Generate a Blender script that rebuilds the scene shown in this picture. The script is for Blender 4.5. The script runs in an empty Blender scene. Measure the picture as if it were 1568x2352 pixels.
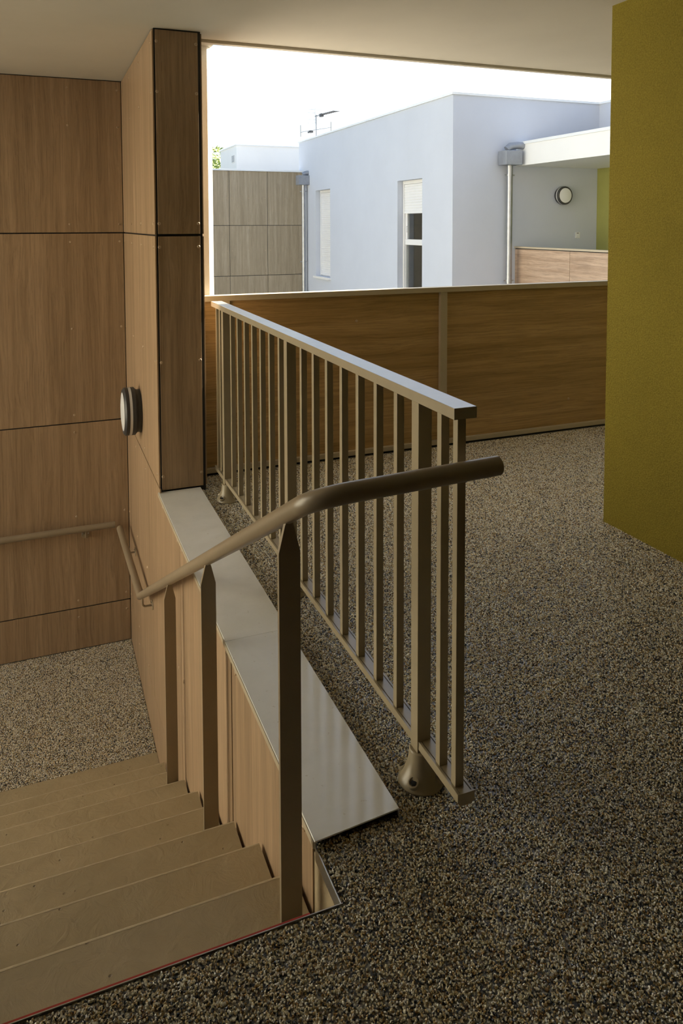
import bpy, bmesh, math, random
import numpy as np
from mathutils import Vector, Matrix, Quaternion
random.seed(7)
scene = bpy.context.scene
COL = scene.collection
PI = math.pi

# ------------------------------------------------------------------ camera
H_EYE, PITCH, YAW, ROLL, F_PX, CY_PX = 1.4596, 0.0573, 0.3811, -0.0027, 1732.31, 614.98
fw = Vector((math.sin(YAW) * math.cos(PITCH), math.cos(YAW) * math.cos(PITCH), -math.sin(PITCH)))
rt = Vector((math.cos(YAW), -math.sin(YAW), 0)); up = rt.cross(fw)
r2 = rt * math.cos(ROLL) + up * math.sin(ROLL); u2 = -rt * math.sin(ROLL) + up * math.cos(ROLL)
cam = bpy.data.cameras.new('camera')
cam_o = bpy.data.objects.new('camera', cam); COL.objects.link(cam_o)
cam.sensor_fit = 'VERTICAL'; cam.sensor_height = 36.0
cam.lens = F_PX * 36.0 / 2352.0
cam.shift_y = -(1176.0 - CY_PX) / 2352.0
cam.clip_start = 0.05; cam.clip_end = 400
m = Matrix((r2, u2, -fw)).transposed().to_4x4(); m.translation = Vector((0, 0, H_EYE))
cam_o.matrix_world = m
scene.camera = cam_o

# ------------------------------------------------------------------ world, sun, exposure
SUN_AZ, SUN_EL = math.radians(17.5), math.radians(32.5)          # azimuth from +X towards +Y
world = bpy.data.worlds.new('world'); scene.world = world; world.use_nodes = True
wn = world.node_tree; wn.nodes.clear()
sky = wn.nodes.new('ShaderNodeTexSky'); sky.sky_type = 'NISHITA'
sky.sun_disc = False; sky.sun_elevation = SUN_EL; sky.sun_rotation = PI / 2 - SUN_AZ
sky.air_density = 1.0; sky.dust_density = 3.0; sky.ozone_density = 1.0
hsv = wn.nodes.new('ShaderNodeHueSaturation'); hsv.inputs['Saturation'].default_value = 1.05
bg = wn.nodes.new('ShaderNodeBackground'); bg.inputs['Strength'].default_value = 0.25
hz = wn.nodes.new('ShaderNodeBackground'); hz.inputs['Color'].default_value = (.68, .84, 1.0, 1); hz.inputs['Strength'].default_value = 0.42   # thin even haze
sm_ = wn.nodes.new('ShaderNodeAddShader')
wo = wn.nodes.new('ShaderNodeOutputWorld')
wn.links.new(sky.outputs[0], hsv.inputs['Color']); wn.links.new(hsv.outputs[0], bg.inputs[0]); wn.links.new(bg.outputs[0], sm_.inputs[0]); wn.links.new(hz.outputs[0], sm_.inputs[1]); wn.links.new(sm_.outputs[0], wo.inputs[0])
sd = bpy.data.lights.new('sun', 'SUN'); sd.energy = 26.0; sd.angle = math.radians(0.53); sd.color = (1.0, 0.915, 0.76)
so = bpy.data.objects.new('sun', sd); COL.objects.link(so)
sdir = Vector((math.cos(SUN_AZ) * math.cos(SUN_EL), math.sin(SUN_AZ) * math.cos(SUN_EL), math.sin(SUN_EL)))
so.rotation_mode = 'QUATERNION'; so.rotation_quaternion = (-sdir).to_track_quat('-Z', 'Y'); so.location = (20, 10, 20)
vs = scene.view_settings
vs.view_transform = 'Standard'; vs.look = 'None'; vs.gamma = 1.0; vs.use_curve_mapping = False
vs.exposure = -0.12

# ------------------------------------------------------------------ materials
MATS = {}
def nt_of(name):
    mt = bpy.data.materials.new(name); mt.use_nodes = True
    nt = mt.node_tree; b = nt.nodes['Principled BSDF']
    MATS[name] = mt
    return mt, nt, b
def N(nt, typ, **kw):
    n = nt.nodes.new(typ)
    for k, v in kw.items():
        if k in n.inputs: n.inputs[k].default_value = v
        else: setattr(n, k, v)
    return n
def ramp(nt, stops):
    n = nt.nodes.new('ShaderNodeValToRGB'); e = n.color_ramp.elements
    while len(e) < len(stops): e.new(0.5)
    for i, (p, c) in enumerate(stops):
        e[i].position = p; e[i].color = (*c, 1)
    return n
def pos_node(nt, rnd=False):
    g = nt.nodes.new('ShaderNodeNewGeometry')
    if not rnd: return g.outputs['Position']
    oi = nt.nodes.new('ShaderNodeObjectInfo')
    mu = N(nt, 'ShaderNodeMath', operation='MULTIPLY'); mu.inputs[1].default_value = 37.0
    nt.links.new(oi.outputs['Random'], mu.inputs[0])
    ad = N(nt, 'ShaderNodeVectorMath', operation='ADD')
    nt.links.new(g.outputs['Position'], ad.inputs[0]); nt.links.new(mu.outputs[0], ad.inputs[1])
    return ad.outputs[0]
def noise(nt, vec, scale, detail=4, rough=.5, dist=0.0, vscale=None):
    if vscale is not None:
        mp = nt.nodes.new('ShaderNodeMapping'); mp.inputs['Scale'].default_value = vscale
        nt.links.new(vec, mp.inputs['Vector']); vec = mp.outputs[0]
    n = nt.nodes.new('ShaderNodeTexNoise')
    n.inputs['Scale'].default_value = scale; n.inputs['Detail'].default_value = detail
    n.inputs['Roughness'].default_value = rough; n.inputs['Distortion'].default_value = dist
    nt.links.new(vec, n.inputs['Vector'])
    return n.outputs[0]
def mixc(nt, fac, a, b, mode='MIX'):
    n = nt.nodes.new('ShaderNodeMix'); n.data_type = 'RGBA'; n.blend_type = mode
    for s, v in ((0, fac), (6, a), (7, b)):
        if hasattr(v, 'is_output'): nt.links.new(v, n.inputs[s])
        elif s == 0: n.inputs[0].default_value = v
        else: n.inputs[s].default_value = (*v, 1)
    return n.outputs[2]
def bump(nt, bsdf, h, strength=.3, dist=.002):
    n = nt.nodes.new('ShaderNodeBump'); n.inputs['Strength'].default_value = strength; n.inputs['Distance'].default_value = dist
    nt.links.new(h, n.inputs['Height']); nt.links.new(n.outputs[0], bsdf.inputs['Normal'])
def plain(name, col, rough=.5, metal=0.0, var=.06, vscale=6.0, bmp=None, spec=.5):
    mt, nt, b = nt_of(name)
    p = pos_node(nt)
    nz = noise(nt, p, vscale, 5, .6)
    lo = tuple(c * (1 - var) for c in col); hi = tuple(min(1, c * (1 + var)) for c in col)
    rp = ramp(nt, [(.3, lo), (.7, hi)]); nt.links.new(nz, rp.inputs[0]); nt.links.new(rp.outputs[0], b.inputs['Base Color'])
    b.inputs['Roughness'].default_value = rough; b.inputs['Metallic'].default_value = metal
    b.inputs['Specular IOR Level'].default_value = spec
    if bmp:
        bump(nt, b, noise(nt, p, bmp[0], 3, .6), bmp[1], bmp[2])
    return mt
def wood(name, axis, dark, mid, light, rough=.42, s=1.0, contrast=1.0):
    mt, nt, b = nt_of(name)
    p = pos_node(nt, True)
    along, across = .55 * s, 1.0 * s
    def vsc(a, c):
        return tuple(a if i == axis else c for i in range(3))
    # slow wander of the grain lines
    wv = noise(nt, p, 1.0, 2, .5, 0, vsc(1.3 * s, 5 * s))
    mm = N(nt, 'ShaderNodeVectorMath', operation='MULTIPLY_ADD')
    cb = nt.nodes.new('ShaderNodeCombineXYZ')
    for i in range(3): nt.links.new(wv, cb.inputs[i])
    mm.inputs[1].default_value = tuple(0.0 if i == axis else .06 / s for i in range(3))
    nt.links.new(cb.outputs[0], mm.inputs[0]); nt.links.new(p, mm.inputs[2])
    q = mm.outputs[0]
    bands = noise(nt, q, 1.0, 4, .55, .25, vsc(.45 * s, 15 * s))
    fib = noise(nt, q, 1.0, 5, .65, .1, vsc(2.2 * s, 110 * s))
    pores = noise(nt, q, 1.0, 2, .5, 0, vsc(14 * s, 420 * s))
    r1 = ramp(nt, [(.32, dark), (.5, mid), (.68, light)]); nt.links.new(bands, r1.inputs[0])
    r2_ = ramp(nt, [(.3, tuple(c * (1 - .38 * contrast) for c in (1, 1, 1))), (.56, (1, 1, 1)), (.75, (1 + .12 * contrast,) * 3)])
    nt.links.new(fib, r2_.inputs[0])
    c1 = mixc(nt, 1.0, r1.outputs[0], r2_.outputs[0], 'MULTIPLY')
    r3 = ramp(nt, [(.30, (.62, .6, .58)), (.40, (1, 1, 1))]); nt.links.new(pores, r3.inputs[0])
    c2 = mixc(nt, .55 * contrast, c1, r3.outputs[0], 'MULTIPLY')
    nt.links.new(c2, b.inputs['Base Color'])
    b.inputs['Roughness'].default_value = rough
    b.inputs['Specular IOR Level'].default_value = .4
    bump(nt, b, fib, .08, .0006)
    return mt

wood('wood_v', 2, (.335, .226, .132), (.40, .275, .165), (.465, .326, .202), contrast=.8)
wood('wood_h', 0, (.385, .245, .096), (.47, .305, .128), (.55, .365, .165), contrast=.9)
wood('wood_grey', 2, (.31, .255, .175), (.36, .30, .21), (.42, .355, .26), rough=.5, contrast=.7)
wood('wood_pale', 1, (.40, .275, .185), (.50, .36, .255), (.60, .45, .33), rough=.5)

plain('ceiling', (.66, .625, .545), .85, var=.03, vscale=2.0, bmp=(18, .12, .003))
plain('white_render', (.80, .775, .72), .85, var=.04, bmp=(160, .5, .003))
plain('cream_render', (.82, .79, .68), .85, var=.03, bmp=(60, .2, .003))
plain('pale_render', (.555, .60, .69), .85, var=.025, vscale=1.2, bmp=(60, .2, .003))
plain('white_panel', (.82, .84, .85), .6, var=.02, vscale=1.0)
plain('cap_metal', (.78, .82, .86), .35, var=.02)
plain('beige_paint', (.34, .285, .19), .30, var=.05, vscale=9, bmp=(900, .06, .0004))
wood('timber_dark', 2, (.11, .07, .04), (.14, .09, .05), (.18, .115, .065))
plain('beige_gloss', (.38, .33, .24), .20, var=.05, vscale=9, spec=1.0)
plain('handrail_paint', (.30, .238, .160), .34, var=.05, vscale=9, bmp=(700, .05, .0004))
plain('beige_light', (.50, .43, .31), .4, var=.04)
plain('zinc', (.40, .42, .45), .38, metal=.85, var=.12, vscale=9)
plain('zinc_dark', (.30, .325, .37), .45, metal=.4, var=.12, vscale=9)
plain('aerial_dark', (.05, .055, .065), .5, var=.1)
plain('roof_membrane', (.16, .16, .165), .8, var=.1)
plain('steel', (.55, .55, .55), .3, metal=1.0, var=.08, vscale=40)
plain('black_metal', (.012, .012, .013), .45, var=.1)
plain('lamp_grey', (.045, .047, .05), .42, var=.08, vscale=30, bmp=(900, .1, .0005))
plain('lamp_band', (.72, .72, .72), .45, var=.04)
plain('opal', (.80, .82, .84), .35, var=.03)
plain('white_plastic', (.78, .79, .80), .35, var=.02)
plain('bolt_black', (.01, .011, .013), .35)
plain('red_paint', (.42, .035, .02), .5, var=.15, vscale=30)
plain('room_wall', (.55, .53, .50), .9)
plain('chair_wood', (.30, .16, .09), .5)
plain('leaf_dark', (.10, .22, .05), .5, var=.3, vscale=30)
plain('bark', (.12, .09, .06), .9, var=.25, vscale=20)
plain('courtyard', (.20, .20, .17), .9, var=.12, vscale=.5)
plain('screw_brass', (.52, .385, .25), .3, var=.06)
plain('slab_concrete', (.42, .40, .36), .9, var=.08)

# translucent sunlit leaves
mt, nt, b = nt_of('leaf')
oi = noise(nt, pos_node(nt), 3.0, 3)
rp = ramp(nt, [(.3, (.16, .26, .05)), (.7, (.42, .48, .12))]); nt.links.new(oi, rp.inputs[0])
nt.links.new(rp.outputs[0], b.inputs['Base Color']); b.inputs['Roughness'].default_value = .5
b.inputs['Transmission Weight'].default_value = 0.0

# coping: painted sheet metal with faint stains
mt, nt, b = nt_of('coping')
p = pos_node(nt)
n1 = noise(nt, p, 7, 6, .65, .4); n2 = noise(nt, p, 60, 3, .6)
rp = ramp(nt, [(.3, (.79, .79, .76)), (.5, (.83, .83, .80)), (.7, (.86, .86, .83))]); nt.links.new(n1, rp.inputs[0])
rs = ramp(nt, [(.24, (.55, .47, .36)), (.32, (1, 1, 1))]); nt.links.new(n2, rs.inputs[0])
nt.links.new(mixc(nt, .5, rp.outputs[0], rs.outputs[0], 'MULTIPLY'), b.inputs['Base Color'])
rr = ramp(nt, [(.3, (.10,) * 3), (.7, (.16,) * 3)]); nt.links.new(n1, rr.inputs[0]); nt.links.new(rr.outputs[0], b.inputs['Roughness'])
bump(nt, b, noise(nt, p, 7, 2, .5), .18, .004)

# green rough render
mt, nt, b = nt_of('green_render')
p = pos_node(nt)
n1 = noise(nt, p, 140, 4, .7); n2 = noise(nt, p, 1.6, 3, .5)
rp = ramp(nt, [(.28, (.20, .155, .018)), (.55, (.29, .230, .030)), (.75, (.36, .285, .045))]); nt.links.new(n1, rp.inputs[0])
r2_ = ramp(nt, [(.3, (.93, .93, .93)), (.7, (1.05, 1.05, 1.05))]); nt.links.new(n2, r2_.inputs[0])
nt.links.new(mixc(nt, 1.0, rp.outputs[0], r2_.outputs[0], 'MULTIPLY'), b.inputs['Base Color'])
b.inputs['Roughness'].default_value = .9; b.inputs['Specular IOR Level'].default_value = .25
bump(nt, b, n1, 1.0, .010)
plain('green_smooth', (.30, .30, .085), .85, var=.04, bmp=(90, .2, .003))

# stair concrete, painted ochre, trowelled, with small pits
mt, nt, b = nt_of('stair_concrete')
p = pos_node(nt)
n1 = noise(nt, p, 4, 5, .6, .3); n2 = noise(nt, p, 16, 7, .62, .9)
rp = ramp(nt, [(.3, (.36, .285, .165)), (.7, (.45, .36, .22))]); nt.links.new(n1, rp.inputs[0])
vo = nt.nodes.new('ShaderNodeTexVoronoi'); vo.inputs['Scale'].default_value = 26; nt.links.new(p, vo.inputs['Vector'])
rv = ramp(nt, [(.055, (.0,) * 3), (.11, (1,) * 3)]); nt.links.new(vo.outputs['Distance'], rv.inputs[0])
n3 = noise(nt, p, 9, 2, .5)
gate = ramp(nt, [(.48, (1,) * 3), (.56, (0,) * 3)]); nt.links.new(n3, gate.inputs[0])
mx = N(nt, 'ShaderNodeMath', operation='MAXIMUM'); nt.links.new(rv.outputs[0], mx.inputs[0]); nt.links.new(gate.outputs[0], mx.inputs[1])
col = mixc(nt, mx.outputs[0], (.24, .18, .11), rp.outputs[0]); nt.links.new(col, b.inputs['Base Color'])
b.inputs['Roughness'].default_value = .55
ad = N(nt, 'ShaderNodeMath', operation='MULTIPLY_ADD'); nt.links.new(mx.outputs[0], ad.inputs[0]); ad.inputs[1].default_value = .8; nt.links.new(n2, ad.inputs[2])
bump(nt, b, ad.outputs[0], .7, .007)

plain('stair_edge_lit', (.50, .41, .265), .5, var=.16, vscale=40, bmp=(60, .4, .003))  # paler stair colour, paints in the light caught along the nosings
# resin bed between the pebbles
STONES = [(0.0, (.035, .045, .06)), (.13, (.09, .10, .118)), (.20, (.32, .185, .07)), (.33, (.57, .42, .20)), (.48, (.72, .62, .40)), (.64, (.83, .77, .59)), (.82, (.90, .87, .76)), (1.0, (.97, .96, .93))]
mt, nt, b = nt_of('gravel_bed')
p = pos_node(nt)
vo = nt.nodes.new('ShaderNodeTexVoronoi'); vo.inputs['Scale'].default_value = 210; nt.links.new(p, vo.inputs['Vector'])
sp = nt.nodes.new('ShaderNodeSeparateColor'); nt.links.new(vo.outputs['Color'], sp.inputs[0])
rp = ramp(nt, STONES); rp.color_ramp.interpolation = 'CONSTANT'; nt.links.new(sp.outputs[0], rp.inputs[0])
rd = ramp(nt, [(.30, (.5,) * 3), (.75, (.09,) * 3)]); nt.links.new(vo.outputs['Distance'], rd.inputs[0])
nt.links.new(mixc(nt, 1.0, rp.outputs[0], rd.outputs[0], 'MULTIPLY'), b.inputs['Base Color'])
b.inputs['Roughness'].default_value = .4
bump(nt, b, vo.outputs['Distance'], -.9, .004)
mt, nt, b = nt_of('gravel_stone')
at = nt.nodes.new('ShaderNodeAttribute'); at.attribute_type = 'INSTANCER'; at.attribute_name = 'tint'
rp = ramp(nt, STONES); nt.links.new(at.outputs['Fac'], rp.inputs[0])
nt.links.new(rp.outputs[0], b.inputs['Base Color']); b.inputs['Roughness'].default_value = .20; b.inputs['IOR'].default_value = 1.58

# window glass
mt, nt, b = nt_of('glass')
b.inputs['Base Color'].default_value = (.9, .95, .95, 1); b.inputs['Transmission Weight'].default_value = 1.0
b.inputs['Roughness'].default_value = 0.0; b.inputs['IOR'].default_value = 1.45

# ------------------------------------------------------------------ mesh helpers
class MB:
    def __init__(s): s.v = []; s.f = []; s.sm = []
    def add(s, v, f, smooth=False):
        o = len(s.v); s.v += [tuple(p) for p in v]; s.f += [tuple(i + o for i in q) for q in f]; s.sm += [smooth] * len(f)
        return s
    def box(s, x0, x1, y0, y1, z0, z1, bev=0.0):
        if bev <= 0:
            v = [(x, y, z) for x in (x0, x1) for y in (y0, y1) for z in (z0, z1)]
            return s.add(v, [(0, 1, 3, 2), (4, 6, 7, 5), (0, 4, 5, 1), (2, 3, 7, 6), (0, 2, 6, 4), (1, 5, 7, 3)])
        bm = bmesh.new(); bmesh.ops.create_cube(bm, size=1)
        for q in bm.verts:
            q.co = Vector(((x0 + x1) / 2 + q.co.x * (x1 - x0), (y0 + y1) / 2 + q.co.y * (y1 - y0), (z0 + z1) / 2 + q.co.z * (z1 - z0)))
        bmesh.ops.bevel(bm, geom=bm.edges[:], offset=bev, segments=2, affect='EDGES', profile=.5)
        bm.verts.index_update()
        s.add([tuple(q.co) for q in bm.verts], [[q.index for q in f.verts] for f in bm.faces]); bm.free()
        return s
    def prism(s, pts, axis, a0, a1):
        """extrude a polygon (2D points in the two other axes, in x<y<z order) along axis"""
        n = len(pts); v = []
        for a in (a0, a1):
            for (p, q) in pts:
                c = [p, q]; c.insert(axis, a); v.append(tuple(c))
        f = [tuple(range(n - 1, -1, -1)), tuple(range(n, 2 * n))]
        for i in range(n):
            j = (i + 1) % n; f.append((i, j, n + j, n + i))
        return s.add(v, f)
    def tube(s, path, r, seg=20, cap=True):
        P = [Vector(p) for p in path]; n = len(P); rings = []
        t0 = (P[1] - P[0]).normalized()
        ref = Vector((0, 0, 1)) if abs(t0.z) < .9 else Vector((1, 0, 0))
        nrm = t0.cross(ref).normalized()
        for i in range(n):
            a = (P[i] - P[i - 1]).normalized() if i else None
            c = (P[i + 1] - P[i]).normalized() if i < n - 1 else None
            t = a if c is None else c if a is None else (a + c).normalized()
            k = 1.0
            if a is not None and c is not None: k = 1 / max(.35, math.cos(a.angle(c) / 2))
            nrm = (nrm - t * nrm.dot(t)).normalized(); bn = t.cross(nrm)
            # stretch in the bend plane so that mitres keep the section round
            bd = None
            if a is not None and c is not None and a.angle(c) > 1e-4:
                bd = (c - a); bd = (bd - t * bd.dot(t)).normalized()
            ring = []
            for j in range(seg):
                w = 2 * PI * j / seg; d = nrm * math.cos(w) * r + bn * math.sin(w) * r
                if bd is not None: d = d + bd * (d.dot(bd) * (k - 1))
                ring.append(P[i] + d)
            rings.append(ring)
        v = [tuple(q) for ring in rings for q in ring]; f = []
        for i in range(n - 1):
            for j in range(seg):
                k2 = (j + 1) % seg; f.append((i * seg + j, i * seg + k2, (i + 1) * seg + k2, (i + 1) * seg + j))
        s.add(v, f, True)
        if cap:
            s.add([tuple(q) for q in rings[0]], [tuple(range(seg - 1, -1, -1))]); s.add([tuple(q) for q in rings[-1]], [tuple(range(seg))])
        return s
    def lathe(s, prof, origin, axis, seg=28, smooth=True):
        """prof: (radius, height) along axis vector"""
        ax = Vector(axis).normalized(); ref = Vector((0, 0, 1)) if abs(ax.z) < .9 else Vector((1, 0, 0))
        u = ax.cross(ref).normalized(); w = ax.cross(u); o = Vector(origin); v = []; f = []
        for (r, h) in prof:
            for j in range(seg):
                a = 2 * PI * j / seg; v.append(tuple(o + ax * h + (u * math.cos(a) + w * math.sin(a)) * max(r, 1e-5)))
        for i in range(len(prof) - 1):
            for j in range(seg):
                k = (j + 1) % seg; f.append((i * seg + j, i * seg + k, (i + 1) * seg + k, (i + 1) * seg + j))
        s.add(v, f, smooth)
        return s
ORG = {}
def fix_normals(me):
    bm = bmesh.new(); bm.from_mesh(me); bmesh.ops.recalc_face_normals(bm, faces=bm.faces[:]); bm.to_mesh(me); bm.free()
def to_mesh(name, mb, mat, off=Vector((0, 0, 0)), fix=True):
    me = bpy.data.meshes.new(name)
    me.from_pydata([tuple(Vector(p) - off) for p in mb.v], [], mb.f)
    me.polygons.foreach_set('use_smooth', mb.sm)
    me.materials.append(MATS[mat]); me.update()
    if fix: fix_normals(me)
    if any(mb.sm): me.set_sharp_from_angle(angle=math.radians(34))
    return me
def obj(name, mb, mat, parent=None, kind=None, label=None, cat=None, group=None, fix=True):
    off = ORG[parent.name] if parent else Vector((0, 0, 0))
    o = bpy.data.objects.new(name, to_mesh(name, mb, mat, off, fix)); COL.objects.link(o)
    if parent: o.parent = parent
    ORG[o.name] = off.copy()
    return tag(o, label, cat, kind, group)
def inst(name, mesh, loc, parent, rot=None):
    o = bpy.data.objects.new(name, mesh); COL.objects.link(o)
    off = ORG[parent.name] if parent else Vector((0, 0, 0))
    if parent: o.parent = parent
    o.location = Vector(loc) - off
    if rot is not None: o.rotation_mode = 'QUATERNION'; o.rotation_quaternion = rot
    ORG[o.name] = Vector(loc)
    return o
def tag(o, label=None, cat=None, kind=None, group=None):
    if label: o['label'] = label
    if cat: o['category'] = cat
    if kind: o['kind'] = kind
    if group: o['group'] = group
    return o
def thing(name, loc, label, cat, group=None, kind=None):
    o = bpy.data.objects.new(name, None); COL.objects.link(o); o.location = loc; o.empty_display_size = .1
    ORG[o.name] = Vector(loc)
    return tag(o, label, cat, kind, group)
def struct(name, mb, mat, label, cat, parent=None):
    return obj(name, mb, mat, parent, 'structure', label, cat)

# shared dome screw, its axis along +Z in its own frame
SCREW = to_mesh('screw', MB().lathe([(.0085, 0), (.0085, .0014), (.0070, .0034), (.0044, .0044), (.0030, .0044), (.0026, .0008), (.0001, .0008)], (0, 0, 0), (0, 0, 1), 10), 'screw_brass')
def screw(loc, axis, parent):
    return inst('screw', SCREW, loc, parent, Vector((0, 0, 1)).rotation_difference(Vector(axis)))

# ------------------------------------------------------------------ measured planes of the place
XW = .570          # face of the timber wall beside the stairs
YP = 4.067         # front of the timber pier
YB = 5.65          # timber back wall of the stairwell
ZC = 2.486         # ceiling
ZL = -1.622        # landing
YO = 1.430         # far edge of the upper floor at the stair head
RISE, GOING, Y1 = .1799, .3221, 1.749
XL = -2.80         # open left side of the stairwell
PANEL = .008
FX_ = 7.90

# ---- floors
mb = MB().box(XL, 8, -3, YO, -.20, 0).box(.585, 8, YO, 4.30, -.20, 0)
floor = struct('floor', mb, 'gravel_bed', 'pebble-dressed walkway floor in brown, grey and cream stones on the upper level', 'floor')
mb = MB().box(XL, .578, 4.345, 5.66, ZL - .16, ZL)
landing = struct('floor_landing', mb, 'gravel_bed', 'pebble-dressed half landing at the foot of the stairs', 'floor')

def gravel(name, parent, rects, z, density, seed):
    me = bpy.data.meshes.new(name); v = []; f = []
    for (x0, x1, y0, y1) in rects:
        o = len(v); v += [(x0, y0, z), (x1, y0, z), (x1, y1, z), (x0, y1, z)]; f.append((o, o + 1, o + 2, o + 3))
    me.from_pydata(v, [], f); me.materials.append(MATS['gravel_stone'])
    o = bpy.data.objects.new(name, me); COL.objects.link(o); o.parent = parent; o['kind'] = 'stuff'
    ng = bpy.data.node_groups.new(name, 'GeometryNodeTree')
    ng.interface.new_socket('Geometry', in_out='INPUT', socket_type='NodeSocketGeometry')
    ng.interface.new_socket('Geometry', in_out='OUTPUT', socket_type='NodeSocketGeometry')
    G = ng.nodes.new; L = ng.links.new
    gi = G('NodeGroupInput'); go = G('NodeGroupOutput')
    dp = G('GeometryNodeDistributePointsOnFaces'); dp.distribute_method = 'RANDOM'; dp.inputs['Density'].default_value = density; dp.inputs['Seed'].default_value = seed
    ico = G('GeometryNodeMeshIcoSphere'); ico.inputs['Radius'].default_value = 1.0; ico.inputs['Subdivisions'].default_value = 1
    # knock the ball about so that it reads as broken stone
    nz = G('ShaderNodeTexNoise'); nz.inputs['Scale'].default_value = 1.3; nz.inputs['Detail'].default_value = 1
    sub = G('ShaderNodeVectorMath'); sub.operation = 'SUBTRACT'; sub.inputs[1].default_value = (.5, .5, .5); L(nz.outputs['Color'], sub.inputs[0])
    sc = G('ShaderNodeVectorMath'); sc.operation = 'SCALE'; sc.inputs['Scale'].default_value = 1.8; L(sub.outputs[0], sc.inputs[0])
    sp = G('GeometryNodeSetPosition'); L(ico.outputs['Mesh'], sp.inputs['Geometry']); L(sc.outputs[0], sp.inputs['Offset'])
    sm = G('GeometryNodeSetMaterial'); sm.inputs['Material'].default_value = MATS['gravel_stone']; L(sp.outputs[0], sm.inputs['Geometry'])
    ip = G('GeometryNodeInstanceOnPoints'); L(gi.outputs[0], dp.inputs['Mesh']); L(dp.outputs['Points'], ip.inputs['Points']); L(sm.outputs[0], ip.inputs['Instance'])
    rr = G('FunctionNodeRandomValue'); rr.data_type = 'FLOAT_VECTOR'; rr.inputs[0].default_value = (0, 0, 0); rr.inputs[1].default_value = (6.28, 6.28, 6.28)
    L(rr.outputs[0], ip.inputs['Rotation'])
    rs = G('FunctionNodeRandomValue'); rs.data_type = 'FLOAT_VECTOR'; rs.inputs[0].default_value = (.0018, .0013, .0012); rs.inputs[1].default_value = (.0044, .0031, .0026); rs.inputs['Seed'].default_value = 5
    L(rs.outputs[0], ip.inputs['Scale'])
    st = G('GeometryNodeStoreNamedAttribute'); st.data_type = 'FLOAT'; st.domain = 'INSTANCE'; st.inputs['Name'].default_value = 'tint'
    rc = G('FunctionNodeRandomValue'); rc.data_type = 'FLOAT'; rc.inputs['Seed'].default_value = 9
    L(ip.outputs[0], st.inputs['Geometry']); L([s for s in rc.outputs if s.type == 'VALUE' and s.enabled][0], [s for s in st.inputs if s.name == 'Value' and s.enabled][0])
    tr = G('GeometryNodeSetPosition')
    L(st.outputs[0], go.inputs[0])
    ng.nodes.remove(tr)
    md = o.modifiers.new('gravel', 'NODES'); md.node_group = ng
    return o
gravel('gravel', floor, [(-1.05, .568, .45, YO - .006), (.572, 2.56, .45, 1.598), (.7915, 2.56, 1.600, 4.28), (2.56, 4.0, 2.87, 4.28)], .0012, 50000, 1)
gravel('gravel', landing, [(-.75, .566, 4.347, 5.645)], ZL + .0012, 48000, 2)

# metal edge profiles of the stair opening
mb = MB().box(XL, .572, YO - .0012, YO + .001, -.03, .0042, .0004)
t1 = struct('trim_1', mb, 'steel', 'thin bright metal profile along the floor edge at the stair head', 'edge trim')
obj('red_strip', MB().box(XL, .50, YO + .0012, YO + .0105, -.016, -.0015), 'red_paint', t1, label='thin red strip under the metal profile')
mb = MB().box(.5665, .5690, YO, 1.590, -.03, .0042, .0004)
struct('trim_2', mb, 'steel', 'short bright metal profile between the stair head corner and the coping', 'edge trim')

# ---- ceiling
mb = MB().box(XL - .1, 8, -3.1, 4.235, ZC, ZC + .34).box(4.50, 8, 4.235, 4.60, ZC, ZC + .34).box(XL - .1, .95, 4.235, 5.9, ZC, ZC + .34)  # second box is an unseen extension added to close a sun gap
ceil = struct('ceiling', mb, 'ceiling', 'smooth pale plaster ceiling over the walkway and stairwell', 'ceiling')
obj('drip_edge', MB().box(.83, 8, 4.222, 4.262, ZC - .017, ZC + .02, .003), 'ceiling', ceil)

# ---- stairwell back wall, timber panels on a dark carrier
mb = MB().box(XL - .1, .95, YB + PANEL, YB + .25, ZL - .2, ZC)
wall_back = struct('wall_back', mb, 'black_metal', 'timber-panelled back wall of the stairwell with dark joints', 'wall')
ROWS = [(ZL + .004, -1.3165), (-1.3085, .0415), (.0495, 1.4000), (1.4090, ZC - .006)]
def scr_rows(a, b_):
    return [z for z in (2.418, 2.158, 1.467, 1.342, .725, .105, -.020, -.635, -1.256, -1.381) if a < z < b_]
for (z0, z1) in ROWS:
    for (x0, x1) in ((-.666, XW - .004), (XL - .1, -.674)):
        pn = obj('panel', MB().box(x0, x1, YB, YB + PANEL - .0005, z0, z1, .0008), 'wood_v', wall_back)
        for z in scr_rows(z0, z1):
            for x in ((.205, .541) if x0 > -1 else (-.72,)):
                screw((x, YB, z), (0, -1, 0), pn)

# ---- timber wall beside the stairs and pier side
mb = MB().box(XW + PANEL, .82, YP + .01, 5.9, ZL - .2, ZC).box(XW + PANEL, .76, 1.60, YP + .01, -2.2, -.001)
wall_inner = struct('wall_inner', mb, 'black_metal', 'timber-panelled wall along the right side of the stairs and landing', 'wall')
def side_panel(y0, y1, z0, z1, ys):
    pn = obj('panel', MB().box(XW, XW + PANEL - .0005, y0, y1, z0, z1, .0008), 'wood_v', wall_inner)
    for z in scr_rows(z0, z1):
        for y in ys: screw((XW, y, z), (-1, 0, 0), pn)
for (z0, z1) in ROWS[2:]: side_panel(YP + .004, YB - .002, z0, z1, (4.125, 4.645, 5.14, 5.60))
for (z0, z1) in ((-2.1, -1.3125), (-1.3105, .0415)):
    side_panel(YP - .02, YB - .002, z0, z1, (4.63, 5.12, 5.60))
side_panel(3.446, YP - .0205, -2.1, .002, (3.50, 3.95))
side_panel(2.442, 3.440, -1.95, .002, (2.50, 3.38))
side_panel(1.618, 2.428, -1.3, .002, (1.68, 2.372))
struct('wall_stairside', MB().box(XW + .004, .62, YO - .002, 1.617, -1.2, -.0305), 'stair_concrete', 'short painted concrete face below the coping end at the stair head', 'wall')
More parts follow.
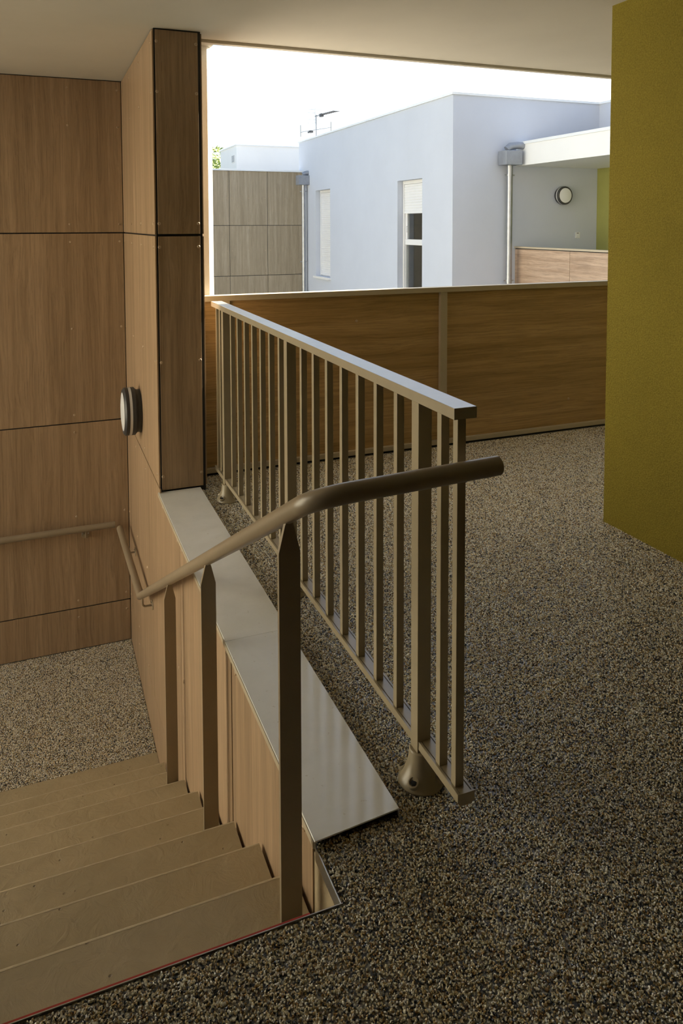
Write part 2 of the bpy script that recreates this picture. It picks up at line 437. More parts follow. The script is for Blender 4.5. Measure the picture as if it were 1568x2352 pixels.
struct('wall_stairhead', MB().box(XL, .60, YO - .12, YO - .0045, -2.2, -.0305), 'stair_concrete', 'painted concrete face under the floor edge above the top step', 'wall')

# ---- pier front: two timber panels framed by dark corner profiles
mb = MB().box(XW + .0085, .823, YP + .007, 4.30, .001, ZC)
pier = struct('wall_pier', mb, 'black_metal', 'narrow timber-clad pier with dark corner strips at the end of the coping', 'pier')
for (z0, z1) in ((.030, 1.3985), (1.4115, ZC - .008)):
    pn = obj('panel', MB().box(XW + .016, .808, YP - .001, YP + .0065, z0, z1, .0008), 'wood_v', pier)
    for z in scr_rows(z0, z1):
        for x in (.592, .799): screw((x, YP - .001, z), (0, -1, 0), pn)
    obj('panel', MB().box(.8235, .831, YP + .012, 4.30, z0, z1, .0008), 'wood_v', pier)

# ---- white rendered outer flank of the stairwell, chamfered at its front corner
pts = [(.832, 4.375), (.9215, 4.375), (.956, 4.418), (.956, 5.9), (.832, 5.9)]
struct('wall_outer', MB().prism(pts, 2, -3.2, ZC + .34), 'white_render', 'sunlit white rendered outer wall edge beside the timber pier', 'wall')

# ---- green rendered wall block on the right
mb = MB().box(2.537, 8, -3.0, 2.887, -.001, ZC)
struct('wall_right', mb, 'green_render', 'olive green rough-rendered wall on the right', 'wall')
# rest of the building around the walkway, and walls added to block light
mb = MB().box(XL - .1, 8, -3.2, -3.0, -3.2, ZC)
struct('wall_rear', mb, 'timber_dark', 'timber wall closing the walkway at the rear', 'wall')
mb = MB().box(XL - .1, XL, -3.0, 2.7, -3.2, ZC).box(XL - .1, XL, 2.7, 5.66, -3.2, -1.05)
struct('wall_left', mb, 'timber_dark', 'timber wall along the left side of the stairs, low where it opens to daylight', 'wall')
mb = MB().box(.83, 8, 4.30, 4.42, -3.2, -.02)
struct('wall_below', mb, 'wood_grey', 'timber-clad facade under the walkway', 'wall')
mb = MB().box(4.50, 4.72, 4.43, 5.085, -3.2, 5.2).box(4.50, 4.72, 4.24, 4.43, ZC + .345, 5.2).box(4.72, 8, 4.43, 4.60, -3.2, ZC)
struct('wall_sunblock', mb, 'white_render', 'unseen tall rendered fin wall added to keep sun off the walkway floor', 'wall')  # added out of view, its shadow keeps sun off the floor

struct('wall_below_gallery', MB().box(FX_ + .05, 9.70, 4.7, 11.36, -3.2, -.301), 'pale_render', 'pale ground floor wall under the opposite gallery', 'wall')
struct('wall_skyblock', MB().box(XL - .1, 8, -3.2, 4.20, ZC + .341, 6.4), 'wood_grey', 'unseen timber-clad upper storey added to block sky light across the courtyard', 'wall')  # added out of view to keep sky light off the facade opposite

# ------------------------------------------------------------------ coping on the low wall
cp = thing('wall_coping', (.67, 2.8, 0), 'pale folded metal coping running beside the stairs', 'coping')
def coping_piece(a, b_):
    y0l, y0r = a; y1 = b_
    sec = [(.5630, .003), (.5630, .0205), (.5645, .022), (.7905, .022), (.792, .0205), (.792, .001), (.7895, .001), (.7895, .0185), (.5655, .0185), (.5655, .003)]
    n = len(sec); v = []
    for (x, z) in sec: v.append((x, y0l + (y0r - y0l) * (x - .5630) / .229, z))
    for (x, z) in sec: v.append((x, y1, z))
    f = [(i, n + i, n + (i + 1) % n, (i + 1) % n) for i in range(n)]
    f += [(0, 9, 8, 2, 1), (2, 8, 7, 3), (3, 7, 6, 5, 4)]
    f += [tuple(n + k for k in q[::-1]) for q in f[-3:]]
    return MB().add(v, f)
s1 = obj('sheet', coping_piece((1.584, 1.602), 2.497), 'coping', cp)
s2 = obj('sheet', coping_piece((2.4985, 2.4985), YP - .002), 'coping', cp)
obj('edge_bead', MB().box(.5605, .5629, 1.586, YP - .004, .003, .0205), 'beige_light', cp, label='cream front lip of the coping')
obj('bedding', MB().box(.5660, .789, 1.610, YP - .004, .0, .018), 'black_metal', cp)

# ------------------------------------------------------------------ stairs
st = thing('staircase', (0, 1.5, ZL), 'straight flight of ochre concrete steps going down to the landing', 'stairs')
for n in range(1, 9):
    y0 = YO - .004 if n == 1 else Y1 + GOING * (n - 2) - .02
    y1 = Y1 + GOING * (n - 1)
    z = -RISE * n
    mb = MB()
    # rounded nosing, small undercut at the right end where the wall gap runs
    pr = [(y0, z - .24), (y1 - .001, z - .24), (y1 - .001, z - .030), (y1 - .014, z - .016), (y1 - .014, z), (y0, z)]
    mb.prism(pr, 0, XL + .012, .560)
    sp_ = obj('step', mb, 'stair_concrete', st)
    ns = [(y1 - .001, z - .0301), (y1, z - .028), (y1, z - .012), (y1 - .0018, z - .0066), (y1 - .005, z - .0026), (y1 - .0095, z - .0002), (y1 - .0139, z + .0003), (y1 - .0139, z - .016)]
    obj('nosing', MB().prism(ns, 0, XL + .012, .560), 'stair_edge_lit', sp_, label='paler step edge with caught light painted in')
mb = MB().prism([(Y1 + GOING * 7 - .02, ZL - .2), (4.3445, ZL - .2), (4.3445, ZL + .002), (Y1 + GOING * 7 - .02, ZL + .002)], 0, XL + .012, .568)
obj('landing_border', mb, 'stair_concrete', st)

# ------------------------------------------------------------------ handrails
def fillet(p0, p1, p2, r, n=8):
    a = (Vector(p0) - Vector(p1)).normalized(); c = (Vector(p2) - Vector(p1)).normalized()
    ang = a.angle(c); d = r / math.tan(ang / 2)
    s = Vector(p1) + a * d; e = Vector(p1) + c * d
    ctr = Vector(p1) + (a + c).normalized() * (r / math.sin(ang / 2))
    out = []
    for i in range(n + 1):
        t = i / n; q = (s - ctr).slerp(e - ctr, t) if False else None
        v0 = s - ctr; v1 = e - ctr; om = v0.angle(v1)
        q = (v0 * math.sin((1 - t) * om) + v1 * math.sin(t * om)) / math.sin(om)
        out.append(tuple(ctr + q))
    return out
HX = .512
hr = thing('handrail', (HX, 2.5, -1.0), 'taupe tubular stair handrail on three pointed flat posts, running on beside the landing', 'handrail')
pA, pB, pC, pD = (.964, 1.448, .906), (HX, 1.432, .897), (HX, 4.520, -.752), (.492, 5.54, -.725)
path = [pA] + fillet(pA, pB, pC, .085) + [pC, pD]
RR = .0225
tb = MB().tube(path, RR, 28)
obj('rail', tb, 'handrail_paint', hr)
e0 = Vector(pA); ex = (Vector(pA) - Vector(pB)).normalized()
obj('end_cap', MB().lathe([(RR, 0), (RR, .002), (RR - .003, .005), (0, .005)], pA, ex, 28), 'handrail_paint', hr)
def rail_z(y): return pB[2] + (y - pB[1]) * (pC[2] - pB[2]) / (pC[1] - pB[1])
for (y, n) in ((1.606, 1), (2.52, 4), (3.385, 7)):
    zt = rail_z(y) - RR * .9; zb = -RISE * n
    w, wt, t = .0255, .0105, .006
    pts = [(HX - w, zb), (HX + w, zb), (HX + w, zt - .068), (HX + wt, zt - .006), (HX + wt * .8, zt), (HX - wt * .8, zt), (HX - wt, zt - .006), (HX - w, zt - .068)]
    bm_ = MB(); v = []
    bm_.prism(pts, 1, y - t, y + t)
    obj('post', bm_, 'handrail_paint', hr)
def bracket(parent, wall_pt, axis, reach, drop):
    """rose on the wall at wall_pt, arm leaving along axis and turning up to the rail"""
    a = Vector(axis); w = Vector(wall_pt)
    br = obj('bracket', MB().lathe([(.029, 0), (.029, .003), (.026, .005), (0, .005)], w, a, 20), 'handrail_paint', parent)
    p = [w + a * .004, w + a * (reach - .018)]
    for i in range(1, 6):
        t = i / 5 * PI / 2
        p.append(w + a * (reach - .018 + .018 * math.sin(t)) + Vector((0, 0, .018 * (1 - math.cos(t)))))
    p.append(w + a * reach + Vector((0, 0, drop)))
    obj('arm', MB().tube([tuple(q) for q in p], .006, 10), 'handrail_paint', br)
    side = a.cross(Vector((0, 0, 1)))
    for s_ in (-1, 1):
        obj('bolt', MB().lathe([(.005, 0), (.005, .003), (0, .0035)], w + a * .005 + side * s_ * .019 + Vector((0, 0, .008)), a, 8), 'steel', br)
bracket(hr, (XW, 4.42, rail_z(4.42) - .072), (-1, 0, 0), XW - HX, .052)
bracket(hr, (XW, 5.27, -.80), (-1, 0, 0), XW - .497, .055)
hb = thing('handrail', (0, 5.58, -1.0), 'straight taupe tubular handrail fixed to the timber back wall', 'handrail')
obj('rail', MB().tube([(XL + .05, 5.578, -.705), (.462, 5.578, -.705)], RR, 24), 'handrail_paint', hb)
for x in (.262, -.9): bracket(hb, (x, YB, -.775), (0, -1, 0), YB - 5.578, .05)

# ------------------------------------------------------------------ guard railing on the walkway
gr = thing('guard_railing', (.902, 2.8, 0), 'beige metal guard railing with upright bars beside the coping', 'railing')
obj('top_rail', MB().box(.871, .932, 1.484, 4.108, 1.0117, 1.0388, .0015), 'beige_gloss', gr)
# bottom rail, a section with two grooves in its top
x0, x1, zt, zb = .8795, .9256, .1235, .094
sec = [(x0 + .008, zb), (x1 - .008, zb), (x1, zb + .009), (x1, zt - .001), (x1 - .001, zt), (x1 - .006, zt), (x1 - .0065, zt - .003), (x1 - .0085, zt - .003), (x1 - .009, zt),
       (x0 + .010, zt), (x0 + .0095, zt - .003), (x0 + .0075, zt - .003), (x0 + .007, zt), (x0 + .001, zt), (x0, zt - .001), (x0, zb + .009)]
br = obj('bottom_rail', MB().prism(sec, 1, 1.476, 4.095), 'beige_paint', gr)
pr_ = [(x0 + .008, zb), (x1 - .008, zb), (x1, zb + .009), (x1, zt), (x0, zt), (x0, zb + .009)]
obj('end_cap', MB().prism(pr_, 1, 1.4715, 1.476), 'beige_paint', br)
obj('end_cap', MB().prism(pr_, 1, 4.095, 4.0995), 'beige_paint', br)
BAR = to_mesh('baluster', MB().box(0, .0225, 0, .021, .1236, 1.0116, .0012), 'beige_paint')
bars = [1.494, 1.570] + [1.812 + .1335 * i for i in range(7)] + [2.890 + .1372 * i for i in range(7)] + [3.963, 4.045]
for y in bars: inst('baluster', BAR, (.8862, y, 0), gr)
PST = to_mesh('post', MB().box(0, .0385, 0, .038, .075, 1.0116, .0012), 'beige_paint')
fm = MB().lathe([(.059, 0), (.0605, .005), (.0575, .014), (.0500, .024), (.0420, .036), (.0365, .050), (.0330, .068), (.0315, .088), (.0290, .091), (.022, .091), (.022, .078), (0, .078)], (0, 0, 0), (0, 0, 1), 36)
EARS = (-2.45, -.80, .75, 2.3)
for a in EARS: fm.lathe([(.0165, -.004), (.0165, .002), (.0140, .006), (.0112, .0065), (.0105, .001), (0, .001)], (math.cos(a) * .0475, math.sin(a) * .0475, .024), (math.cos(a) * .55, math.sin(a) * .55, .83), 18)
FOOT = to_mesh('foot', fm, 'beige_paint')
CAPM = to_mesh('bolt_cap', MB().lathe([(.0105, 0), (.0105, .012), (.009, .018), (.004, .021), (0, .021)], (0, 0, 0), (0, 0, 1), 14), 'bolt_black')
HOLE = to_mesh('bolt_recess', MB().lathe([(.0085, 0), (.0085, .0014), (.006, .0022), (0, .0022)], (0, 0, 0), (0, 0, 1), 6), 'bolt_black')
for y in (1.669, 2.760, 3.847):
    inst('post', PST, (.8765, y, 0), gr)
    c = Vector((.897, y + .019, .002))
    ft = inst('foot', FOOT, c, gr)
    for k, a in enumerate(EARS):
        ax3 = Vector((math.cos(a) * .55, math.sin(a) * .55, .83)).normalized(); q = c + Vector((math.cos(a) * .0475, math.sin(a) * .0475, .0245)) + ax3 * .0012
        inst('bolt_cap' if k == 1 else 'bolt_recess', CAPM if k == 1 else HOLE, q, ft, Vector((0, 0, 1)).rotation_difference(ax3))

# ------------------------------------------------------------------ timber parapet of the walkway
pp = thing('parapet', (2.4, 4.33, 0), 'long timber-panelled walkway parapet with beige metal frame below the sky opening', 'parapet')
obj('top_rail', MB().box(.832, 7.9, 4.297, 4.365, 1.0175, 1.050, .0015), 'beige_light', pp)
obj('bottom_rail', MB().box(.832, 7.9, 4.297, 4.345, .012, .040, .0015), 'beige_light', pp)
obj('seal', MB().box(.832, 7.9, 4.306, 4.340, -.015, .0118), 'black_metal', pp)
for x in (.972, 2.417, 3.865, 5.31): obj('post', MB().box(x, x + .050, 4.2985, 4.345, .0402, 1.0173, .001), 'beige_light', pp)
for (a, c) in ((.833, .971), (1.023, 2.416), (2.468, 3.864), (3.916, 5.309), (5.361, 7.9)):
    pn = obj('panel', MB().box(a, c, 4.322, 4.332, .0405, 1.0170, .0005), 'wood_h', pp)
    for (sx, sz) in ((1.832, .857), (3.466, .22)):
        if a < sx < c: screw((sx, 4.322, sz), (0, -1, 0), pn)

# ------------------------------------------------------------------ round bulkhead lights
def bulkhead(c, axis, R, depth, label):
    t = thing('wall_light', c, label, 'wall light', 'round bulkhead lights')
    k = depth / .105
    base = MB().lathe([(0, 0), (R * .88, 0), (R * .88, .020 * k), (R * .93, .030 * k), (R * .99, .036 * k), (R * .99, .058 * k), (0, .058 * k)], c, axis, 48)
    obj('base', base, 'lamp_grey', t)
    o2 = Vector(c)
    obj('band', MB().lathe([(R * .90, .0575 * k), (R * .985, .0580 * k), (R * .985, .074 * k), (R * .90, .0745 * k)], c, axis, 48), 'lamp_band', t)
    rg = obj('front_ring', MB().lathe([(R * .70, .0740 * k), (R * .99, .0742 * k), (R * .99, .094 * k), (R * .91, .105 * k), (R * .80, .106 * k), (R * .795, .100 * k), (R * .70, .098 * k)], c, axis, 48), 'lamp_grey', t)
    obj('diffuser', MB().lathe([(R * .797, .100 * k), (R * .79, .106 * k), (R * .6, .1105 * k), (R * .3, .1135 * k), (0, .1145 * k)], c, axis, 48), 'opal', t)
    ax = Vector(axis); u = ax.cross(Vector((0, 0, 1))); w = Vector((0, 0, 1))
    for i in range(3):
        a = .5 + i * 2 * PI / 3
        obj('screw', MB().lathe([(.006, 0), (.006, .0015), (0, .0015)], Vector(c) + ax * .1035 * k + (u * math.cos(a) + w * math.sin(a)) * R * .86, ax, 8), 'bolt_black', rg)
    return t
bulkhead((XW - .0005, 4.87, .285), (-1, 0, 0), .152, .105, 'round grey bulkhead light on the timber wall above the landing')

# ================================================================== the building opposite
BX, BY, BT = 6.617, 11.37, 3.70
bd = thing('apartment_block', (9, 15, -3.2), 'pale flat-roofed apartment block with two narrow tall windows across the courtyard', 'building')
W2 = (12.48, 13.52, .10, 2.315); W1 = (17.25, 18.28, .148, 2.33)
wl = MB()
T = .24
wl.box(BX, BX + T, BY, W2[0], -3.2, BT - .03).box(BX, BX + T, W2[0], W2[1], W2[3], BT - .03).box(BX, BX + T, W2[0], W2[1], -3.2, W2[2])
wl.box(BX, BX + T, W2[1], W1[0], -3.2, BT - .03).box(BX, BX + T, W1[0], W1[1], W1[3], BT - .03).box(BX, BX + T, W1[0], W1[1], -3.2, W1[2])
wl.box(BX, BX + T, W1[1], 19.6, -3.2, BT - .03).box(BX + T, 14, 19.36, 19.6, -3.2, BT - .03)
wl.box(BX + T, 14, BY, BY + T, -3.2, BT - .03)
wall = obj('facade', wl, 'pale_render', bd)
obj('roof', MB().box(BX + .01, 14, BY + .01, 19.59, BT - .3, BT - .12), 'slab_concrete', bd)
rc = MB().box(BX - .03, BX + .30, BY - .03, 19.63, BT - .03, BT + .012, .004).box(BX + .30, 9.735, BY - .03, BY + .3, BT - .03, BT + .012, .004)
obj('roof_edge', rc, 'cap_metal', bd)
obj('room_lining', MB().box(BX + T + .01, 9.6, BY + T + .02, 19.3, -.02, 0).box(9.6, 9.62, BY + T + .02, 19.3, 0, 2.6).box(BX + T + .01, 9.6, 14.6, 14.62, 0, 2.6).box(BX + T + .01, 9.6, BY + T + .02, 19.3, 2.6, 2.62), 'room_wall', bd)
# forward return of the upper storey, lengthened unseen to shade the courtyard
obj('return_wall', MB().box(9.731, 14, 4.7, BY, -3.2, BT - .03), 'pale_render', bd)
obj('roof_edge', MB().box(9.70, 14, 4.7, BY + .3, BT - .03, BT + .012, .004), 'cap_metal', bd)
def shutter(y0, y1, z0, z1, x, parent):
    pts = []; n = max(1, int(round((z1 - z0) / .052))); d = (z1 - z0) / n
    for i in range(n):
        z = z0 + i * d
        pts += [(x + .006, z), (x, z + .010), (x - .002, z + d * .5), (x, z + d - .006), (x + .006, z + d - .001)]
    v = []; f = []
    for yy in (y0, y1): v += [(a, yy, b_) for (a, b_) in pts]
    k = len(pts)
    for i in range(k - 1): f.append((i, i + 1, k + i + 1, k + i))
    mb = MB().add(v, f)
    mb.box(x - .006, x + .012, y0, y1, z0 - .045, z0 + .001)
    return obj('shutter', mb, 'white_plastic', parent, fix=False)
def opp_window(wi, shut_to, transom):
    y0, y1, z0, z1 = wi; x = BX + .150
    w = obj('window', MB().box(x, x + .07, y0 + .001, y0 + .06, z0, z1 - .001).box(x, x + .07, y1 - .06, y1 - .001, z0, z1 - .001)
            .box(x, x + .07, y0 + .06, y1 - .06, z0 + .001, z0 + .075).box(x - .001, x + .07, y0 + .06, y1 - .06, z1 - .075, z1 - .001), 'white_plastic', bd)
    for yy in (y0 + .012, y1 - .050): obj('guide', MB().box(x - .034, x - .001, yy, yy + .038, z0 + .002, z1 - .003, .002), 'white_plastic', w)
    shutter(y0 + .052, y1 - .052, shut_to, z1 - .07, x - .018, w)
    obj('head_box', MB().box(x - .030, x - .001, y0 + .050, y1 - .050, z1 - .068, z1 - .002), 'white_plastic', w)
    if transom:
        tz0, tz1 = transom
        obj('transom', MB().box(x - .004, x + .07, y0 + .06, y1 - .06, tz0, tz1, .003), 'white_plastic', w)
        for yy in (y0 + .0605, y1 - .1195): obj('sash', MB().box(x + .008, x + .06, yy, yy + .059, tz1 + .001, z1 - .076, .003), 'white_plastic', w)
        obj('pane', MB().box(x + .030, x + .036, y0 + .12, y1 - .12, tz1, z1 - .076), 'glass', w)
        obj('pane', MB().box(x + .030, x + .036, y0 + .06, y1 - .06, z0 + .075, tz0), 'glass', w)
        obj('handle', MB().tube([(x - .004, y1 - .15, 1.30), (x - .02, y1 - .15, 1.31), (x - .02, y1 - .15, 1.42), (x - .004, y1 - .15, 1.43)], .008, 8), 'white_plastic', w)
    else:
        obj('pane', MB().box(x + .030, x + .036, y0 + .06, y1 - .06, z0 + .075, z1 - .075), 'glass', w)
    return w
opp_window(W2, 1.715, (1.055, 1.165))
opp_window(W1, .215, None)
obj('sill', MB().box(BX - .075, BX + .15, W1[0] - .03, W1[1] + .03, W1[2] - .055, W1[2] - .003, .006), 'white_plastic', bd)
obj('sill', MB().box(BX - .075, BX + .15, W2[0] - .03, W2[1] + .03, W2[2] - .055, W2[2] - .003, .006), 'white_plastic', bd)

# things seen through the tall window
ch = thing('chair', (BX + .95, 13.35, 0), 'wooden chair inside the room behind the tall window', 'chair')
cx, cy = BX + .95, 13.35
for (dx, dy, zt_) in ((-.18, -.18, .88), (-.18, .18, .88), (.18, -.18, .45), (.18, .18, .45)):
    obj('leg', MB().box(cx + dx - .018, cx + dx + .018, cy + dy - .018, cy + dy + .018, 0, zt_, .003), 'chair_wood', ch)
obj('seat', MB().box(cx - .16, cx + .2, cy - .2, cy + .2, .451, .48, .006), 'chair_wood', ch)
obj('backrest', MB().box(cx - .195, cx - .165, cy - .16, cy + .16, .78, .87, .006).box(cx - .195, cx - .165, cy - .16, cy + .16, .62, .66, .006), 'chair_wood', ch)
def leaf_cloud(name, c, rad, n, size, mat, parent, seed):
    rng = random.Random(seed); mb = MB()
    for i in range(n):
        d = Vector((rng.gauss(0, 1), rng.gauss(0, 1), rng.gauss(0, 1))).normalized() * (rng.random() ** .4)
        q = Vector((c[0] + d.x * rad[0], c[1] + d.y * rad[1], c[2] + d.z * rad[2]))
        u = Vector((rng.gauss(0, 1), rng.gauss(0, 1), rng.gauss(0, 1))).normalized(); w = u.orthogonal().normalized(); s = size * rng.uniform(.6, 1.3)
        k = u.cross(w) * s * .12
        mb.add([q - u * s, q + w * s * .45 + k, q + u * s, q - w * s * .45 + k], [(0, 1, 2), (0, 2, 3)])
    return obj(name, mb, mat, parent, kind='stuff', fix=False)
pl = thing('potted_plant', (BX + .62, 12.72, 0), 'green pot plant inside the room behind the tall window', 'plant')
obj('pot', MB().lathe([(0, 0), (.11, 0), (.14, .26), (.125, .26), (.12, .22), (0, .22)], (BX + .62, 12.72, 0), (0, 0, 1), 20), 'white_plastic', pl)
obj('stem', MB().tube([(BX + .62, 12.72, .21), (BX + .61, 12.71, .5)], .012, 8), 'bark', pl)
leaf_cloud('foliage', (BX + .62, 12.72, .6), (.2, .2, .25), 150, .06, 'leaf_dark', pl, 3)

# ---- timber-clad wing
WY = 19.35
wg = thing('clad_wing', (5, 20.5, -3.2), 'low wing clad in grey-brown timber panels left of the apartment block', 'building')
obj('carrier', MB().box(2.2, BX - .002, WY + .012, 23.2, -3.2, 2.86).box(BX - .002, 11, 19.61, 23.2, -3.2, 2.86), 'black_metal', wg)
for (xa_, xb_) in ((2.57, 3.588), (3.596, 4.612), (4.624, 5.636), (5.648, BX - .004)):
    for (za, zb_) in ((-3.19, -1.215), (-1.203, .112), (.126, 1.433), (1.447, 2.858)):
        pn = obj('panel', MB().box(xa_, xb_, WY, WY + .0115, za, zb_), 'wood_grey', wg)
        if za > -1.3 and xa_ > 3.5:
            for z in (za + .06, (za + zb_) / 2, zb_ - .06):
                for x in (xa_ + .06, (xa_ + xb_) / 2, xb_ - .06): screw((x, WY, z), (0, -1, 0), pn)
obj('roof_edge', MB().box(2.1, BX - .002, WY - .04, WY + .3, 2.861, 2.905, .004), 'cap_metal', wg)
obj('membrane', MB().box(2.1, BX - .002, WY + .3, 23.2, 2.861, 2.875).box(BX - .002, 11, 19.61, 23.2, 2.861, 2.875), 'roof_membrane', wg)
obj('roof_kerb', MB().box(2.1, 5.775, 21.6, 22.0, 2.8755, 3.05), 'white_panel', wg)

# ---- white set-back roof storey
sb = thing('roof_storey', (8, 25, 2.9), 'white set-back roof storey with a small vent above the clad wing', 'building')
obj('wall', MB().box(5.783, 11, 23.21, 25.45, 2.4, 3.93), 'white_panel', sb)
obj('roof_edge', MB().box(5.75, 11.03, 23.17, 25.5, 3.9305, 3.965, .004), 'cap_metal', sb)
vt = obj('vent', MB().box(5.768, 5.7825, 23.43, 23.80, 3.42, 3.66), 'white_plastic', sb)
for i in range(6): obj('louvre', MB().box(5.760, 5.7675, 23.46, 23.77, 3.447 + i * .035, 3.463 + i * .035), 'zinc_dark', vt)

# ---- downpipes
def downpipe(x, y, ztop, label, sideways):
    t = thing('downpipe', (x, y, -3.2), label, 'downpipe', 'zinc downpipes')
    obj('pipe', MB().tube([(x, y, -3.19), (x, y, ztop - .295)], .052, 18), 'zinc', t)
    obj('hopper', MB().box(x - .185, x + .150, y - .16, y + .085, ztop - .30, ztop - .055, .006), 'zinc_dark', t)
    if sideways: pth = [(x - .10, y - .05, ztop - .03), (x - .04, y - .06, ztop + .025), (x + .10, y - .07, ztop + .045), (x + .23, y - .08, ztop + .04)]
    else: pth = [(x - .02, y - .02, ztop - .03), (x + .03, y - .03, ztop + .0), (x + .09, y - .04, ztop + .015), (x + .15, y - .05, ztop + .02)]
    obj('spout', MB().tube(pth, .062, 16), 'zinc_dark', t)
    for z in (ztop - .47, ztop - 2.32, ztop - 4.2):
        k = obj('clamp', MB().lathe([(.053, -.015), (.060, -.015), (.060, .015), (.053, .015)], (x, y, z), (0, 0, 1), 18), 'zinc', t)
        obj('lug', MB().box(x - .098, x - .059, y - .008, y + .008, z - .012, z + .012), 'zinc', k)
        obj('lug', MB().box(x + .059, x + .098, y - .008, y + .008, z - .012, z + .012), 'zinc', k)
    return t
downpipe(7.685, 11.24, 2.785, 'bright zinc downpipe with hopper at the start of the opposite canopy', True)
downpipe(6.50, 18.90, 2.80, 'zinc downpipe with hopper in the corner of the clad wing', False)

# ---- opposite gallery, near end added out of view to shade the courtyard
FX = 7.90
gc = thing('gallery_canopy', (8.8, 10, 2.486), 'white canopy slab over the opposite gallery', 'canopy')
obj('slab', MB().box(FX, 9.70, 4.7, BY - .002, 2.486, 2.850), 'white_panel', gc)
obj('edge_cap', MB().box(FX - .018, FX + .25, 4.68, BY - .002, 2.8505, 2.900, .003), 'cap_metal', gc)
obj('membrane', MB().box(FX + .25, 9.70, 4.7, BY - .002, 2.8505, 2.865), 'roof_membrane', gc)
gb = thing('gallery_balustrade', (FX, 9.5, 0), 'pale timber balustrade of the opposite gallery with metal cap', 'balustrade')
obj('cap', MB().box(FX - .02, FX + .07, 4.7, BY - .002, 1.030, 1.062, .003), 'beige_light', gb)
for (a, c) in ((4.7, 6.81), (6.818, 8.36), (8.368, 9.863), (9.871, BY - .004)): obj('panel', MB().box(FX, FX + .014, a, c, -.35, 1.016), 'wood_pale', gb)
obj('backing', MB().box(FX + .0145, FX + .04, 4.7, BY - .002, -.35, 1.0295), 'black_metal', gb)
obj('deck', MB().box(FX + .05, 9.70, 4.7, BY - .002, -.30, 0), 'slab_concrete', gb)
gw = obj('gallery_wall', MB().box(9.705, 9.729, 4.7, BY - .002, -.3, 2.855), 'green_smooth', label='olive green end wall inside the opposite gallery', cat='wall')
tag(gw, kind='structure')
bulkhead((8.885, BY - .001, 1.975), (0, -1, 0), .168, .13, 'round dark-rimmed bulkhead light on the grey wall of the opposite gallery')
sw = thing('light_switch', (9.265, BY - .001, 1.25), 'small white light switch on the opposite gallery wall', 'switch')
obj('plate', MB().box(9.212, 9.318, BY - .014, BY - .001, 1.195, 1.305, .004), 'white_plastic', sw)
obj('rocker', MB().box(9.237, 9.293, BY - .022, BY - .0145, 1.215, 1.270, .004), 'opal', sw)
obj('slot', MB().box(9.243, 9.287, BY - .017, BY - .0145, 1.282, 1.292), 'bolt_black', sw)

# ---- television aerial
an = thing('television_aerial', (6.83, 18.80, BT - .12), 'thin television aerial on the roof of the apartment block', 'aerial')
AK = .8987
def A(x, y, z): return (x * AK, y * AK, 1.4596 + (z - 1.4596) * AK)
def arod(a, c, r, seg=6): return MB().tube([A(*a), A(*c)], r, seg)
ax_, ay_ = 7.6, 20.92
obj('mast', arod((ax_, ay_, BT - .35), (ax_, ay_, 4.66), .018, 10), 'zinc_dark', an)
bo = obj('boom', arod((ax_, ay_ + .1, 4.625), (ax_ + .02, 19.35, 4.548), .010, 8), 'aerial_dark', an)
for i in range(9):
    t = .30 + .70 * i / 8; yy = ay_ + (19.35 - ay_) * t; zz = 4.625 - .077 * t
    obj('element', arod((ax_ - .10, yy, zz), (ax_ + .10, yy, zz), .008), 'aerial_dark', bo)
q = A(ax_, 20.47, 4.585)
obj('junction_box', MB().box(q[0] - .04, q[0] + .04, q[1] - .07, q[1] + .07, q[2] - .042, q[2] + .042, .01), 'aerial_dark', bo)
rf = obj('reflector', arod((ax_, ay_ + .1, 4.42), (ax_, ay_ + .1, 4.86), .007), 'zinc_dark', an)
for dz in (-.2, -.1, .1, .2): obj('reflector_bar', arod((ax_ - .22, ay_ + .1 + abs(dz) * .3, 4.63 + dz), (ax_ + .22, ay_ + .1 + abs(dz) * .3, 4.63 + dz), .005), 'zinc', rf)
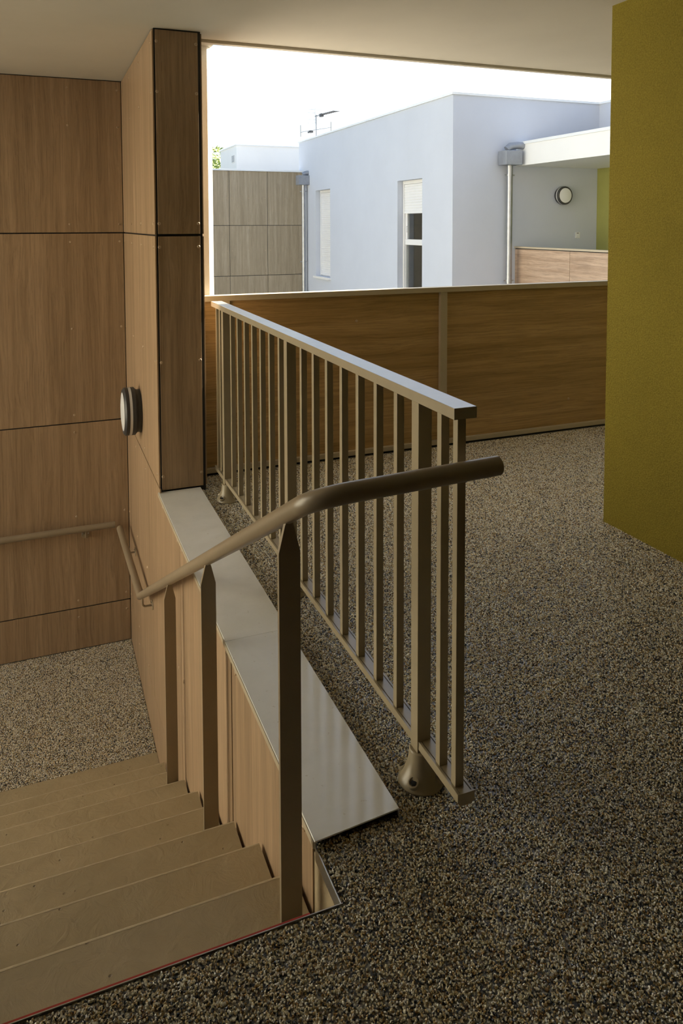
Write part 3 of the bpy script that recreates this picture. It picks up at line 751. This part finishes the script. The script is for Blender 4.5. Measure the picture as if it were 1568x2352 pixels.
b2 = obj('cross_boom', arod((ax_ - .33, ay_ + .45, 4.19), (ax_ + .25, ay_ - .55, 4.235), .011, 8), 'zinc', an)
for (dx, dy) in ((-.33, .45), (.25, -.55)): obj('dipole', arod((ax_ + dx, ay_ + dy, 4.06), (ax_ + dx, ay_ + dy, 4.40), .008), 'aerial_dark', b2)
q = A(ax_ - .12, ay_ + .17, 4.18)
obj('amplifier', MB().box(q[0] - .05, q[0] + .05, q[1] - .09, q[1] + .09, q[2] - .03, q[2] + .03, .008), 'aerial_dark', b2)

# ---- tree beyond
tr = thing('tree', (7.0, 34, -3.2), 'sunlit green tree beyond the clad wing', 'tree')
obj('trunk', MB().tube([(7.0, 34, -3.19), (7.05, 34, -.5), (7.0, 34.1, 2.5)], .22, 12), 'bark', tr)
for (dx, dy, dz) in ((-1.2, .3, 1.2), (1.1, -.2, 1.4), (.1, .6, 1.9)):
    obj('branch', MB().tube([(7.0, 34.1, 1.6), (7.0 + dx * .5, 34.1 + dy * .5, 1.6 + dz * .7), (7.0 + dx, 34.1 + dy, 1.6 + dz)], .07, 8), 'bark', tr)
leaf_cloud('foliage', (6.9, 34, 3.0), (2.3, 2.2, 2.05), 5200, .13, 'leaf', tr, 11)

# ---- unseen cream block added to bounce sunlight into the stairwell
nb = thing('bounce_block', (-11, 4, -3.2), 'unseen cream rendered block added to bounce sunlight into the stairwell', 'building')
obj('wall', MB().box(-14, -9, -7, 15, -3.19, 4.6), 'cream_render', nb)
obj('roof_edge', MB().box(-14.05, -8.95, -7.05, 15.05, 4.601, 4.66, .004), 'cap_metal', nb)
for yy in (-4, 0, 4, 8, 12):
    w_ = obj('window', MB().box(-8.999, -8.97, yy, yy + 1.1, .9, 2.2), 'white_plastic', nb)
    obj('pane', MB().box(-8.968, -8.962, yy + .08, yy + 1.02, .98, 2.12), 'lamp_grey', w_)

# ---- courtyard ground
struct('ground', MB().box(-60, 60, -40, 90, -3.4, -3.2), 'courtyard', 'pale courtyard paving below the walkway', 'ground')
